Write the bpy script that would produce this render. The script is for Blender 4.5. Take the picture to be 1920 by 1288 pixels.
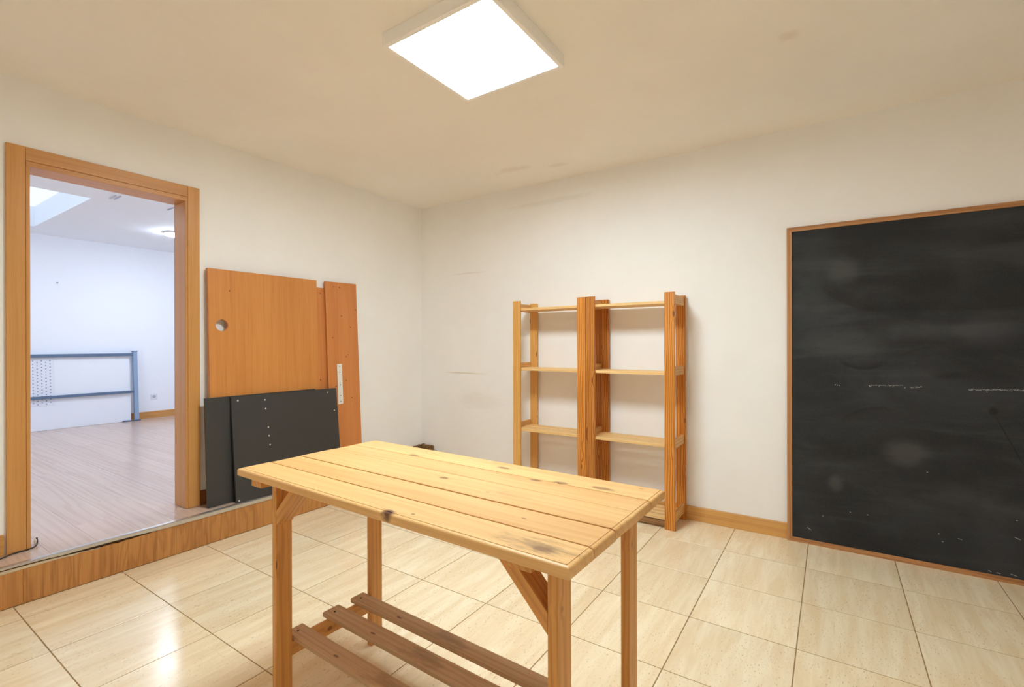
import bpy, bmesh, math, random
from mathutils import Vector, Matrix, Euler
random.seed(11)
scene = bpy.context.scene
for o in list(bpy.data.objects):
    bpy.data.objects.remove(o)
COL = scene.collection

# ------------------------------------------------------------------ camera, world, exposure
cam_d = bpy.data.cameras.new('camera')
cam = bpy.data.objects.new('camera', cam_d)
COL.objects.link(cam)
scene.camera = cam
cam_d.sensor_fit = 'HORIZONTAL'
cam_d.sensor_width = 36.0
cam_d.lens = 898.06 / 1920 * 36.0
cam_d.clip_start = 0.02
cam_d.shift_x = -(962.33 - 960) / 1920
cam_d.shift_y = (644.46 - 644) / 1920
cam.location = (3.5877, -3.6765, 1.3031)
yaw, roll = 0.586744, -0.00255
cam.matrix_world = (Matrix.Translation(cam.location) @ Matrix.Rotation(yaw, 4, 'Z')
                    @ Matrix.Rotation(math.pi / 2, 4, 'X') @ Matrix.Rotation(roll, 4, 'Z'))

world = bpy.data.worlds.new('overcast_sky')
scene.world = world
world.use_nodes = True
bg = world.node_tree.nodes['Background']
bg.inputs[0].default_value = (0.80, 0.88, 1.0, 1)
bg.inputs[1].default_value = 1.5

scene.view_settings.view_transform = 'Standard'
scene.view_settings.look = 'None'
scene.view_settings.gamma = 1.0
scene.view_settings.use_curve_mapping = False
scene.view_settings.exposure = 0.0
scene.cycles.max_bounces = 20
scene.cycles.diffuse_bounces = 14
scene.cycles.glossy_bounces = 6

PANEL_STRENGTH = 62.5      # square LED panel of this room
ROUND_STRENGTH = 246.0      # round LED lamps beyond the door, the seen one and the added unseen ones

# ------------------------------------------------------------------ materials
def srgb(r, g, b):
    f = lambda c: (c / 255 / 12.92) if c / 255 <= 0.04045 else ((c / 255 + 0.055) / 1.055) ** 2.4
    return (f(r), f(g), f(b), 1)

class NT:
    def __init__(s, name):
        s.m = bpy.data.materials.new(name)
        s.m.use_nodes = True
        s.t = s.m.node_tree
        s.b = s.t.nodes['Principled BSDF']
    def n(s, kind, **kw):
        nd = s.t.nodes.new(kind)
        for k, v in kw.items():
            setattr(nd, k, v)
        return nd
    def link(s, a, b):
        s.t.links.new(a, b)
    def val(s, inp, v):
        if hasattr(v, 'links'):
            s.link(v, inp)
        else:
            inp.default_value = v
    def math(s, op, a, b=None, clamp=False):
        nd = s.n('ShaderNodeMath', operation=op, use_clamp=clamp)
        s.val(nd.inputs[0], a)
        if b is not None:
            s.val(nd.inputs[1], b)
        return nd.outputs[0]
    def vmath(s, op, a, b=None):
        nd = s.n('ShaderNodeVectorMath', operation=op)
        s.val(nd.inputs[0], a)
        if b is not None:
            s.val(nd.inputs[1], b)
        return nd.outputs['Value'] if op in ('LENGTH', 'DOT_PRODUCT') else nd.outputs[0]
    def noise(s, vec, scale=1.0, detail=2.0, rough=0.5, dist=0.0):
        nd = s.n('ShaderNodeTexNoise')
        s.link(vec, nd.inputs['Vector'])
        nd.inputs['Scale'].default_value = scale
        nd.inputs['Detail'].default_value = detail
        nd.inputs['Roughness'].default_value = rough
        nd.inputs['Distortion'].default_value = dist
        return nd.outputs[0]
    def ramp(s, v, lo, hi, a=0.0, b=1.0):
        nd = s.n('ShaderNodeMapRange')
        nd.interpolation_type = 'SMOOTHSTEP'
        s.val(nd.inputs[0], v)
        for i, x in enumerate((lo, hi, a, b)):
            nd.inputs[1 + i].default_value = x
        return nd.outputs[0]
    def mix(s, f, a, b, mode='MIX'):
        nd = s.n('ShaderNodeMix', data_type='RGBA', blend_type=mode)
        s.val(nd.inputs[0], f)
        s.val(nd.inputs[6], a)
        s.val(nd.inputs[7], b)
        return nd.outputs[2]
    def bump(s, h, strength, dist=0.001):
        nd = s.n('ShaderNodeBump')
        nd.inputs['Strength'].default_value = strength
        nd.inputs['Distance'].default_value = dist
        s.link(h, nd.inputs['Height'])
        s.link(nd.outputs[0], s.b.inputs['Normal'])
    def objco(s, rand=True):
        tc = s.n('ShaderNodeTexCoord').outputs['Object']
        if not rand:
            return tc, tc
        oi = s.n('ShaderNodeObjectInfo').outputs['Random']
        cb = s.n('ShaderNodeCombineXYZ')
        s.link(s.math('MULTIPLY', oi, 13.7), cb.inputs[0])
        s.link(s.math('MULTIPLY', oi, 37.1), cb.inputs[1])
        s.link(s.math('MULTIPLY', oi, 71.3), cb.inputs[2])
        return tc, s.vmath('ADD', tc, cb.outputs[0])
    def out(s, color, rough=0.5, spec=0.5, metal=0.0):
        s.val(s.b.inputs['Base Color'], color)
        s.val(s.b.inputs['Roughness'], rough)
        s.b.inputs['Specular IOR Level'].default_value = spec
        s.b.inputs['Metallic'].default_value = metal
        return s.m

def plain(name, c, rough=0.5, spec=0.5, metal=0.0, var=0.0):
    t = NT(name)
    col = srgb(*c)
    if var:
        _, p = t.objco()
        n = t.noise(p, 6.0, 4.0, 0.6)
        col = t.mix(t.ramp(n, 0.3, 0.7), tuple(x * (1 - var) for x in col[:3]) + (1,), col)
    return t.out(col, rough, spec, metal)

def emit(name, c, strength):
    t = NT(name)
    t.b.inputs['Base Color'].default_value = (0.8, 0.8, 0.8, 1)
    t.b.inputs['Emission Color'].default_value = c
    t.b.inputs['Emission Strength'].default_value = strength
    return t.m

def wood(name, light, dark, axis='x', rough=0.45, ring=60.0, ringamt=0.55, wob=7.0, fibre=0.35, patch=0.25,
         knots=(), rot=None, stain=(), spec=0.4, vary=0.12, sharp=0.25, along=1.0, rk=None, push=3.0):
    """procedural timber: growth rings + fibres along `axis` of the part; knots = ((centre),(radii),amount) in part space"""
    t = NT(name)
    raw, p = t.objco()
    if rot:
        vr = t.n('ShaderNodeVectorRotate', rotation_type='AXIS_ANGLE')
        vr.inputs['Axis'].default_value = rot[0]
        vr.inputs['Angle'].default_value = rot[1]
        t.link(p, vr.inputs['Vector'])
        p = vr.outputs[0]
    sc = {'x': (along, 9, 9), 'y': (9, along, 9), 'z': (9, 9, along)}[axis]
    low = t.noise(t.vmath('MULTIPLY', p, sc), 0.8, 2.0, 0.5, 0.4)
    sep = t.n('ShaderNodeSeparateXYZ')
    t.link(p, sep.inputs[0])
    i, j = {'x': (1, 2), 'y': (0, 2), 'z': (0, 1)}[axis]
    ph = t.math('ADD', t.math('MULTIPLY', sep.outputs[i], ring * 2.2), t.math('MULTIPLY', sep.outputs[j], ring * 1.6))
    ph = t.math('ADD', ph, t.math('MULTIPLY', low, wob * 3.0))
    # knots push the rings around them
    kmask = None
    dvec = t.noise(t.vmath('MULTIPLY', raw, (40, 40, 40)), 1.0, 2.0)
    for (c, r, a) in knots:
        d = t.vmath('LENGTH', t.vmath('DIVIDE', t.vmath('SUBTRACT', raw, c), r))
        d = t.math('ADD', d, t.math('MULTIPLY', t.math('SUBTRACT', dvec, 0.5), 0.9))
        ph = t.math('ADD', ph, t.ramp(d, 3.0, 0.4, 0.0, push))
        k = t.ramp(d, 1.15, 0.45, 0.0, a)
        kmask = k if kmask is None else t.math('MAXIMUM', kmask, k)
    if rk:
        al, ac, prob = rk
        vo = t.n('ShaderNodeTexVoronoi')
        t.link(t.vmath('MULTIPLY', p, {'x': (al, ac, ac), 'y': (ac, al, ac), 'z': (ac, ac, al)}[axis]), vo.inputs['Vector'])
        vo.inputs['Scale'].default_value = 1.0
        sx = t.n('ShaderNodeSeparateColor')
        t.link(vo.outputs['Color'], sx.inputs[0])
        on = t.ramp(sx.outputs[0], prob, prob + 0.02)
        dd = t.math('ADD', vo.outputs['Distance'], t.math('MULTIPLY', t.math('SUBTRACT', dvec, 0.5), 0.12))
        ph = t.math('ADD', ph, t.math('MULTIPLY', t.ramp(dd, 0.42, 0.05, 0.0, 5.0), on))
        k = t.math('MULTIPLY', t.ramp(dd, 0.13, 0.06, 0.0, 0.75), on)
        kmask = k if kmask is None else t.math('MAXIMUM', kmask, k)
    rg = t.ramp(t.math('SINE', ph), -sharp, 1.0)
    fs = {'x': (3, 190, 190), 'y': (190, 3, 190), 'z': (190, 190, 3)}[axis]
    fib = t.noise(t.vmath('MULTIPLY', p, fs), 1.0, 2.0, 0.6)
    big = t.noise(t.vmath('MULTIPLY', p, tuple(x * 0.5 for x in sc)), 1.0, 3.0, 0.55)
    f = t.math('ADD', t.math('MULTIPLY', rg, ringamt), t.math('MULTIPLY', t.ramp(fib, 0.38, 0.75), fibre))
    f = t.math('ADD', f, t.math('MULTIPLY', t.ramp(big, 0.42, 0.72), patch), clamp=True)
    col = t.mix(f, srgb(*light), srgb(*dark))
    oi = t.n('ShaderNodeObjectInfo').outputs['Random']
    hv = t.n('ShaderNodeHueSaturation')
    t.link(col, hv.inputs['Color'])
    t.link(t.ramp(oi, 0.0, 1.0, 1.0 - vary, 1.0 + vary), hv.inputs['Value'])
    col = hv.outputs[0]
    for (c, r, a, sc_) in stain:
        d = t.vmath('LENGTH', t.vmath('DIVIDE', t.vmath('SUBTRACT', raw, c), r))
        nn = t.noise(t.vmath('MULTIPLY', raw, (16, 70, 70)), 1.0, 4.0, 0.65)
        d = t.math('ADD', d, t.math('MULTIPLY', t.math('SUBTRACT', nn, 0.5), 2.4))
        col = t.mix(t.ramp(d, 1.0, 0.1, 0.0, a), col, srgb(*sc_))
    if kmask is not None:
        col = t.mix(kmask, col, srgb(92, 50, 32))
    t.bump(t.math('ADD', fib, rg), 0.12, 0.0006)
    return t.out(col, rough, spec)

WALL = NT('painted_wall')
_raw, _ = WALL.objco(False)
_n = WALL.noise(_raw, 1.3, 5.0, 0.62)
_c = WALL.mix(WALL.ramp(_n, 0.30, 0.75), srgb(238, 236, 233), srgb(242, 241, 239))
WALL.bump(WALL.noise(_raw, 240.0, 3.0, 0.6), 0.06, 0.001)
M_WALL = WALL.out(_c, 0.75, 0.25)

# the shelf wall has two faint horizontal scuffs and a greyish smudge low in the corner
WS = NT('painted_wall_scuffed')
_raw, _ = WS.objco(False)
_geo = WS.n('ShaderNodeNewGeometry').outputs['Position']
_n = WS.noise(_raw, 1.3, 5.0, 0.62)
_c = WS.mix(WS.ramp(_n, 0.30, 0.75), srgb(238, 236, 233), srgb(242, 241, 239))
_w = WS.noise(WS.vmath('MULTIPLY', _geo, (9, 1, 60)), 1.0, 3.0, 0.6)
for (cx, cz, rx, rz, am, cc) in ((0.55, 1.015, 0.30, 0.007, 0.55, (196, 178, 140)), (0.60, 1.997, 0.30, 0.006, 0.35, (205, 190, 165)),
                                 (1.55, 2.55, 0.5, 0.03, 0.10, (180, 160, 130)), (0.75, 0.75, 0.30, 0.10, 0.10, (190, 175, 150))):
    _d = WS.vmath('LENGTH', WS.vmath('MULTIPLY', WS.vmath('SUBTRACT', _geo, (cx, 0, cz)), (1 / rx, 0, 1 / rz)))
    _d = WS.math('ADD', _d, WS.math('MULTIPLY', WS.math('SUBTRACT', _w, 0.5), 1.6))
    _c = WS.mix(WS.ramp(_d, 1.1, 0.4, 0.0, am), _c, srgb(*cc))
WS.bump(WS.noise(_raw, 240.0, 3.0, 0.6), 0.06, 0.001)
M_WALL_R = WS.out(_c, 0.75, 0.25)

CE = NT('painted_ceiling')
_raw, _ = CE.objco(False)
_n = CE.noise(_raw, 1.1, 5.0, 0.6)
_c = CE.mix(CE.ramp(_n, 0.30, 0.75), srgb(238, 233, 225), srgb(243, 239, 232))
_geo = CE.n('ShaderNodeNewGeometry').outputs['Position']
_w = CE.noise(CE.vmath('MULTIPLY', _geo, (14, 14, 1)), 1.0, 3.0, 0.6)
for (cx, cy, rx, ry, am) in ((1.42, -0.42, 0.20, 0.05, 0.22), (1.78, -0.30, 0.14, 0.04, 0.16), (3.42, -1.12, 0.05, 0.05, 0.22)):
    _d = CE.vmath('LENGTH', CE.vmath('MULTIPLY', CE.vmath('SUBTRACT', _geo, (cx, cy, 0)), (1 / rx, 1 / ry, 0)))
    _d = CE.math('ADD', _d, CE.math('MULTIPLY', CE.math('SUBTRACT', _w, 0.5), 2.2))
    _c = CE.mix(CE.ramp(_d, 1.1, 0.2, 0.0, am), _c, srgb(196, 172, 142))
CE.bump(CE.noise(_raw, 200.0, 3.0, 0.6), 0.06, 0.001)
M_CEIL = CE.out(_c, 0.8, 0.2)
M_FARWALL = plain('far_room_paint', (238, 242, 248), 0.8, 0.25)

# travertine look tile
T = NT('travertine_tile')
_raw, _p = T.objco()
_v = T.vmath('MULTIPLY', _p, (14, 1.6, 14))
_n1 = T.noise(_v, 1.0, 5.0, 0.62, 0.5)
_n2 = T.noise(T.vmath('MULTIPLY', _p, (60, 7, 60)), 1.0, 3.0, 0.6)
_c = T.mix(T.ramp(_n1, 0.30, 0.72), srgb(229, 206, 168), srgb(241, 226, 196))
_c = T.mix(T.ramp(_n2, 0.50, 0.80, 0.0, 0.35), _c, srgb(216, 190, 150))
_pit = T.noise(T.vmath('MULTIPLY', _p, (210, 60, 210)), 1.0, 2.0, 0.55)
_pc = T.noise(T.vmath('MULTIPLY', _p, (9, 4, 9)), 1.0, 2.0, 0.5)
_pm = T.math('MULTIPLY', T.ramp(_pit, 0.62, 0.70), T.ramp(_pc, 0.36, 0.56))
_c = T.mix(T.math('MULTIPLY', _pm, 0.58), _c, srgb(164, 128, 88))
_oi = T.n('ShaderNodeObjectInfo').outputs['Random']
_h = T.n('ShaderNodeHueSaturation')
T.link(_c, _h.inputs['Color'])
T.link(T.ramp(_oi, 0, 1, 0.965, 1.02), _h.inputs['Value'])
T.bump(T.math('SUBTRACT', _n1, _pm), 0.05, 0.0008)
M_TILE = T.out(_h.outputs[0], T.ramp(_n1, 0.2, 0.8, 0.17, 0.27), 0.5)
M_GROUT = plain('grout', (158, 128, 90), 0.9, 0.2, var=0.15)

M_PINE_X = dict(light=(232, 188, 126), dark=(204, 148, 88), axis='x', rough=0.38, ring=70, ringamt=0.20, wob=10, fibre=0.28, patch=0.50, vary=0.04)
M_LEG = wood('amber_pine_leg', (226, 168, 96), (190, 130, 66), 'z', 0.42, 140, 0.35, 6, 0.35, 0.35, vary=0.05, rk=(5, 18, 0.72),
             knots=(((0.0, -0.012, 0.30), (0.02, 0.010, 0.012), 0.7),))
M_BRACE = wood('amber_pine_brace', (224, 166, 96), (186, 126, 64), 'x', 0.42, 140, 0.4, 5, 0.3, 0.3, rot=((0, 1, 0), math.radians(45)), vary=0.05)
M_BRACE2 = wood('amber_pine_brace_mirrored', (222, 162, 92), (184, 122, 60), 'x', 0.42, 140, 0.4, 5, 0.3, 0.3, rot=((0, 1, 0), math.radians(-45)), vary=0.05)
M_RAIL_Y = wood('amber_pine_rail', (224, 166, 96), (188, 128, 66), 'y', 0.42, 130, 0.4, 5, 0.3, 0.3,
                knots=(((0.013, -0.02, 0.0), (0.01, 0.014, 0.010), 0.7),), vary=0.05)
M_SLAT = wood('weathered_brown_slat', (200, 166, 130), (160, 126, 94), 'x', 0.55, 120, 0.25, 6, 0.35, 0.55, vary=0.04, push=1.0, rk=(3, 20, 0.75),
              knots=(((-0.34, -0.012, 0.009), (0.016, 0.006, 0.02), 0.75),),
              stain=(((-0.08, 0.0, 0.009), (0.14, 0.04, 0.03), 0.4, (112, 82, 60)),))
M_SHELF_POST = wood('orange_pine_post', (216, 142, 58), (140, 72, 20), 'z', 0.40, 190, 0.62, 13, 0.3, 0.35, vary=0.08, sharp=0.3, rk=(4.5, 16, 0.62))
M_SHELF_POST_LIGHT = wood('pale_pine_post', (228, 176, 100), (192, 132, 62), 'z', 0.42, 220, 0.5, 8, 0.3, 0.3, vary=0.05, rk=(4, 16, 0.8))
M_SHELF_SLAT = wood('pale_pine_slat', (234, 196, 136), (208, 160, 96), 'x', 0.45, 200, 0.35, 6, 0.25, 0.3, vary=0.06)
M_SHELF_RUNG = wood('pine_rung', (218, 170, 106), (178, 126, 68), 'y', 0.45, 200, 0.45, 6, 0.3, 0.3, vary=0.06)
M_TOE = wood('brown_pine_toe_rail', (160, 116, 72), (118, 80, 46), 'x', 0.5, 150, 0.4, 6, 0.3, 0.3)
M_DOOR_Z = wood('beech_veneer_upright', (208, 152, 88), (184, 126, 66), 'z', 0.28, 40, 0.15, 4, 0.4, 0.3, vary=0.02, along=0.4)
M_DOOR_Y = wood('beech_veneer_head', (206, 150, 88), (182, 124, 66), 'y', 0.36, 40, 0.15, 4, 0.4, 0.3, vary=0.02, along=0.4)
M_BASE_X = wood('honey_skirting', (214, 164, 96), (184, 130, 70), 'x', 0.38, 60, 0.25, 4, 0.4, 0.3, vary=0.02, along=0.4)
M_BASE_Y = wood('honey_skirting_side', (208, 154, 88), (174, 118, 60), 'y', 0.38, 60, 0.25, 4, 0.4, 0.3, vary=0.02, along=0.4)
M_BASE_DK = wood('dark_skirting', (150, 94, 52), (112, 64, 32), 'y', 0.4, 60, 0.3, 4, 0.4, 0.3, vary=0.02)
M_ORANGE = wood('orange_beech_melamine', (208, 140, 74), (188, 118, 56), 'z', 0.34, 60, 0.14, 8, 0.5, 0.4, vary=0.0, along=0.6)
M_ORANGE2 = wood('orange_red_melamine', (208, 134, 74), (186, 112, 56), 'z', 0.34, 60, 0.16, 8, 0.4, 0.45, vary=0.0, along=0.6)
M_RISER = wood('cherry_laminate_riser', (196, 138, 78), (150, 96, 48), 'z', 0.4, 70, 0.32, 14, 0.4, 0.45, vary=0.06, along=1.6)
M_LAM = wood('laminate_plank', (202, 176, 158), (180, 150, 132), 'x', 0.22, 60, 0.3, 9, 0.3, 0.3, vary=0.025, along=0.5, spec=0.6)
M_BARK = NT('rough_brown_core')
_r, _p = M_BARK.objco()
_n = M_BARK.noise(_p, 90.0, 5.0, 0.7)
M_BARK.bump(_n, 0.8, 0.006)
M_BARK = M_BARK.out(M_BARK.mix(M_BARK.ramp(_n, 0.35, 0.65), srgb(84, 60, 38), srgb(168, 130, 88)), 0.9, 0.2)

M_BLACK = NT('black_laminate')
_r, _p = M_BLACK.objco()
_n = M_BLACK.noise(_p, 420.0, 2.0, 0.6)
M_BLACK.bump(_n, 0.25, 0.0006)
M_BLACK = M_BLACK.out(M_BLACK.mix(M_BLACK.ramp(_n, 0.3, 0.7), srgb(44, 43, 42), srgb(66, 65, 64)), 0.42, 0.5)
M_BLACK_EDGE = plain('black_edge_band', (34, 34, 34), 0.4)

M_WHITEMETAL = plain('white_enamel', (226, 222, 214), 0.4, 0.5)
M_FRAME = plain('white_lamp_frame', (244, 242, 238), 0.4, 0.5)
M_LED = emit('led_diffuser', (0.80, 0.94, 1.0, 1), PANEL_STRENGTH)
M_LED2 = emit('cool_led_diffuser', (0.74, 0.84, 1.0, 1), ROUND_STRENGTH)
M_ALU = plain('brushed_aluminium', (205, 202, 196), 0.32, 0.5, 0.85)
M_PLASTER = plain('bare_plaster', (214, 196, 168), 0.9, 0.2, var=0.12)
M_CORE = plain('dark_chipboard_core', (96, 76, 56), 0.9, 0.2, var=0.3)
M_DARK = plain('dark_screw', (38, 26, 18), 0.6, 0.3)
M_BOLT = plain('bright_pin', (214, 210, 204), 0.4, 0.5)
M_CABLE = plain('dark_cable', (52, 34, 24), 0.5)
M_STEEL = plain('blue_grey_steel', (92, 112, 138), 0.45, 0.4)
M_STEEL_LT = plain('light_blue_grey_steel', (140, 164, 192), 0.4, 0.4)
M_WHITE = plain('white_laminate', (232, 236, 242), 0.45, 0.4)
M_PERF = plain('perforated_white_steel', (226, 230, 238), 0.5, 0.4)
M_HOLE = plain('perforation_shadow', (140, 150, 176), 0.9, 0.1)
M_SOCK = plain('white_socket_plastic', (222, 226, 232), 0.35, 0.5)
M_BRK = plain('grey_bracket', (186, 190, 204), 0.6)
M_SOCKD = plain('grey_socket_well', (168, 174, 184), 0.5, 0.4)
M_CHALK = plain('chalk', (168, 167, 165), 0.95, 0.1)
M_BBFRAME = {a: wood('chestnut_frame_' + a, (192, 140, 92), (152, 100, 60), a, 0.42, 120, 0.4, 5, 0.4, 0.3, vary=0.04) for a in 'xz'}

# chalkboard slate with wiped chalk haze and swipes
S = NT('chalkboard_slate')
_raw, _ = S.objco(False)
_h1 = S.noise(S.vmath('MULTIPLY', _raw, (1.6, 1, 2.6)), 1.0, 5.0, 0.6, 0.8)
_h2 = S.noise(S.vmath('MULTIPLY', _raw, (1.2, 1, 7.0)), 1.0, 4.0, 0.6, 0.6)
_c = S.mix(S.ramp(_h1, 0.38, 0.72), srgb(30, 32, 35), srgb(48, 51, 56))
_c = S.mix(S.ramp(_h2, 0.45, 0.75, 0.0, 0.40), _c, srgb(76, 77, 78))
_wob = S.noise(S.vmath('MULTIPLY', _raw, (3, 1, 5)), 1.0, 3.0, 0.6)
# wiped hazes: (x from left edge, z from bottom, radius x, radius z, amount, colour)
for (cx, cz, rx, rz, am, cc) in ((0.29, 1.75, 0.12, 0.14, 0.50, (80, 83, 80)), (0.33, 1.31, 0.26, 0.10, 0.40, (80, 82, 80)), (0.75, 1.37, 0.34, 0.07, 0.40, (80, 81, 84)),
                                 (0.16, 1.75, 0.16, 0.35, 0.30, (70, 76, 72)), (0.262, 0.42, 0.06, 0.07, 0.50, (82, 82, 80)), (0.616, 0.65, 0.13, 0.10, 0.50, (82, 82, 80)),
                                 (0.85, 0.46, 0.16, 0.07, 0.28, (76, 75, 78)), (0.96, 1.37, 0.20, 0.12, 0.30, (78, 80, 88)), (0.25, 0.60, 0.16, 0.10, 0.45, (26, 25, 24)),
                                 (0.817, 1.113, 0.10, 0.030, 0.70, (20, 20, 20)), (0.72, 1.68, 0.22, 0.09, 0.45, (24, 24, 24)), (0.987, 0.925, 0.022, 0.026, 0.85, (8, 8, 8))):
    _d = S.vmath('LENGTH', S.vmath('MULTIPLY', S.vmath('SUBTRACT', _raw, (cx, 0, cz)), (1 / rx, 0, 1 / rz)))
    _d = S.math('ADD', _d, S.math('MULTIPLY', S.math('SUBTRACT', _wob, 0.5), 1.3))
    _c = S.mix(S.ramp(_d, 1.1, 0.2, 0.0, am), _c, srgb(*cc))
# sweeping wipes of a sponge: z = c0 + c1 x + c2 x^2 between x0 and x1, fading below by w1 and above by w2
_sx = S.n('ShaderNodeSeparateXYZ')
S.link(_raw, _sx.inputs[0])
_X, _Z = _sx.outputs[0], S.math('ADD', _sx.outputs[2], S.math('MULTIPLY', S.math('SUBTRACT', _wob, 0.5), 0.030))
for (c0, c1, c2, x0, x1, w1, w2, am, cc) in ((1.896, -1.571, 1.533, 0.17, 0.54, 0.012, 0.16, 0.60, (24, 24, 24)), (1.495, 0.0, 0.0, 0.38, 1.7, 0.012, 0.26, 0.60, (24, 24, 25)), (1.629, -2.373, 2.908, 0.27, 0.55, 0.010, 0.035, 0.85, (14, 14, 14)),
                                             (0.368, 2.234, -2.307, 0.28, 0.60, 0.060, 0.008, 0.65, (18, 18, 17)), (0.195, 2.885, -1.913, 0.56, 0.95, 0.025, 0.006, 0.45, (26, 26, 26)),
                                             (2.312, -1.448, 0.962, 0.40, 0.90, 0.020, 0.07, 0.40, (26, 26, 26)), (0.70, -0.25, 0.20, 0.22, 0.62, 0.03, 0.006, 0.35, (26, 25, 24)),
                                             (3.207, -2.322, 0.0, 0.97, 1.16, 0.016, 0.016, 0.9, (8, 8, 8))):
    zc = S.math('ADD', S.math('MULTIPLY', S.math('ADD', S.math('MULTIPLY', _X, c2), c1), _X), c0)
    dz = S.math('SUBTRACT', _Z, zc)
    mk = S.math('MULTIPLY', S.ramp(dz, -w1, w1 * 0.3), S.ramp(dz, w2, -w2 * 0.2))
    mk = S.math('MULTIPLY', mk, S.math('MULTIPLY', S.ramp(_X, x0, x0 + 0.06), S.ramp(_X, x1, x1 - 0.10)))
    _c = S.mix(S.math('MULTIPLY', mk, am), _c, srgb(*cc))
_g = S.noise(_raw, 330.0, 2.0, 0.6)
S.bump(_g, 0.15, 0.0005)
_c = S.mix(S.ramp(_g, 0.3, 0.75, 0.0, 0.15), _c, srgb(92, 92, 92))
M_SLATE = S.out(_c, 0.52, 0.26)

def glass(name):
    m = bpy.data.materials.new(name)
    m.use_nodes = True
    t = m.node_tree
    t.nodes.clear()
    o = t.nodes.new('ShaderNodeOutputMaterial')
    mx = t.nodes.new('ShaderNodeMixShader')
    fr = t.nodes.new('ShaderNodeFresnel')
    fr.inputs[0].default_value = 1.45
    tr = t.nodes.new('ShaderNodeBsdfTransparent')
    tr.inputs[0].default_value = (0.93, 0.96, 0.98, 1)
    gl = t.nodes.new('ShaderNodeBsdfGlossy')
    gl.inputs['Roughness'].default_value = 0.02
    mx.inputs[0].default_value = 0.07
    t.links.new(tr.outputs[0], mx.inputs[1])
    t.links.new(gl.outputs[0], mx.inputs[2])
    t.links.new(mx.outputs[0], o.inputs[0])
    return m
M_GLASS = glass('skylight_glass')

# ------------------------------------------------------------------ builders
def link(name, me, mat=None, parent=None, loc=(0, 0, 0), rot=(0, 0, 0)):
    o = bpy.data.objects.new(name, me)
    COL.objects.link(o)
    if mat is not None and me is not None and not me.materials:
        for m in (mat if isinstance(mat, (list, tuple)) else [mat]):
            me.materials.append(m)
    o.location = loc
    o.rotation_euler = rot
    if parent:
        o.parent = parent
    return o

def tag(o, label, cat, group=None):
    o['label'] = label
    o['category'] = cat
    if group:
        o['group'] = group
    return o

def thing(name, label, cat, loc=(0, 0, 0), rot=(0, 0, 0), group=None):
    return tag(link(name, None, None, None, loc, rot), label, cat, group)

def struct(o):
    o['kind'] = 'structure'
    return o

def box_mesh(name, dx, dy, dz, bev=0.0, seg=1):
    bm = bmesh.new()
    bmesh.ops.create_cube(bm, size=1.0)
    bmesh.ops.scale(bm, vec=(dx, dy, dz), verts=bm.verts)
    if bev > 0:
        bmesh.ops.bevel(bm, geom=list(bm.edges), offset=bev, segments=seg, affect='EDGES', profile=0.5)
    me = bpy.data.meshes.new(name)
    bm.to_mesh(me)
    bm.free()
    return me

def box(name, lo, hi, mat, parent=None, bev=0.0, seg=1):
    """box between two corners (parent space), origin at its centre"""
    d = [hi[i] - lo[i] for i in range(3)]
    c = [(hi[i] + lo[i]) / 2 for i in range(3)]
    return link(name, box_mesh(name, *d, bev, seg), mat, parent, c)

def boxes_mesh(name, lst):
    bm = bmesh.new()
    for lo, hi in lst:
        d = [hi[i] - lo[i] for i in range(3)]
        c = [(hi[i] + lo[i]) / 2 for i in range(3)]
        r = bmesh.ops.create_cube(bm, size=1.0)
        bmesh.ops.scale(bm, vec=d, verts=r['verts'])
        bmesh.ops.translate(bm, vec=c, verts=r['verts'])
    me = bpy.data.meshes.new(name)
    bm.to_mesh(me)
    bm.free()
    return me

def prism(name, poly, a0, a1, axis, mat, parent=None, bev=0.0):
    """polygon (2-D) extruded along axis; origin at the centre of its bounds"""
    def pt(u, v, w):
        return {'x': (w, u, v), 'y': (u, w, v), 'z': (u, v, w)}[axis]
    us = [p[0] for p in poly]; vs = [p[1] for p in poly]
    c = Vector(pt((min(us) + max(us)) / 2, (min(vs) + max(vs)) / 2, (a0 + a1) / 2))
    bm = bmesh.new()
    A = [bm.verts.new(Vector(pt(u, v, a0)) - c) for u, v in poly]
    B = [bm.verts.new(Vector(pt(u, v, a1)) - c) for u, v in poly]
    bm.faces.new(A); bm.faces.new(B[::-1])
    for i in range(len(poly)):
        k = (i + 1) % len(poly)
        bm.faces.new((A[i], B[i], B[k], A[k]))
    bmesh.ops.recalc_face_normals(bm, faces=bm.faces)
    if bev > 0:
        bmesh.ops.bevel(bm, geom=list(bm.edges), offset=bev, segments=1, affect='EDGES')
    me = bpy.data.meshes.new(name)
    bm.to_mesh(me)
    bm.free()
    return link(name, me, mat, parent, c)

def disc_mesh(name, r, h, axis='z', n=14, bev=0.0):
    bm = bmesh.new()
    bmesh.ops.create_cone(bm, cap_ends=True, segments=n, radius1=r, radius2=r - bev, depth=h)
    if axis == 'x':
        bmesh.ops.rotate(bm, matrix=Matrix.Rotation(math.pi / 2, 3, 'Y'), verts=bm.verts)
    if axis == 'y':
        bmesh.ops.rotate(bm, matrix=Matrix.Rotation(math.pi / 2, 3, 'X'), verts=bm.verts)
    me = bpy.data.meshes.new(name)
    bm.to_mesh(me)
    bm.free()
    return me

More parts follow.
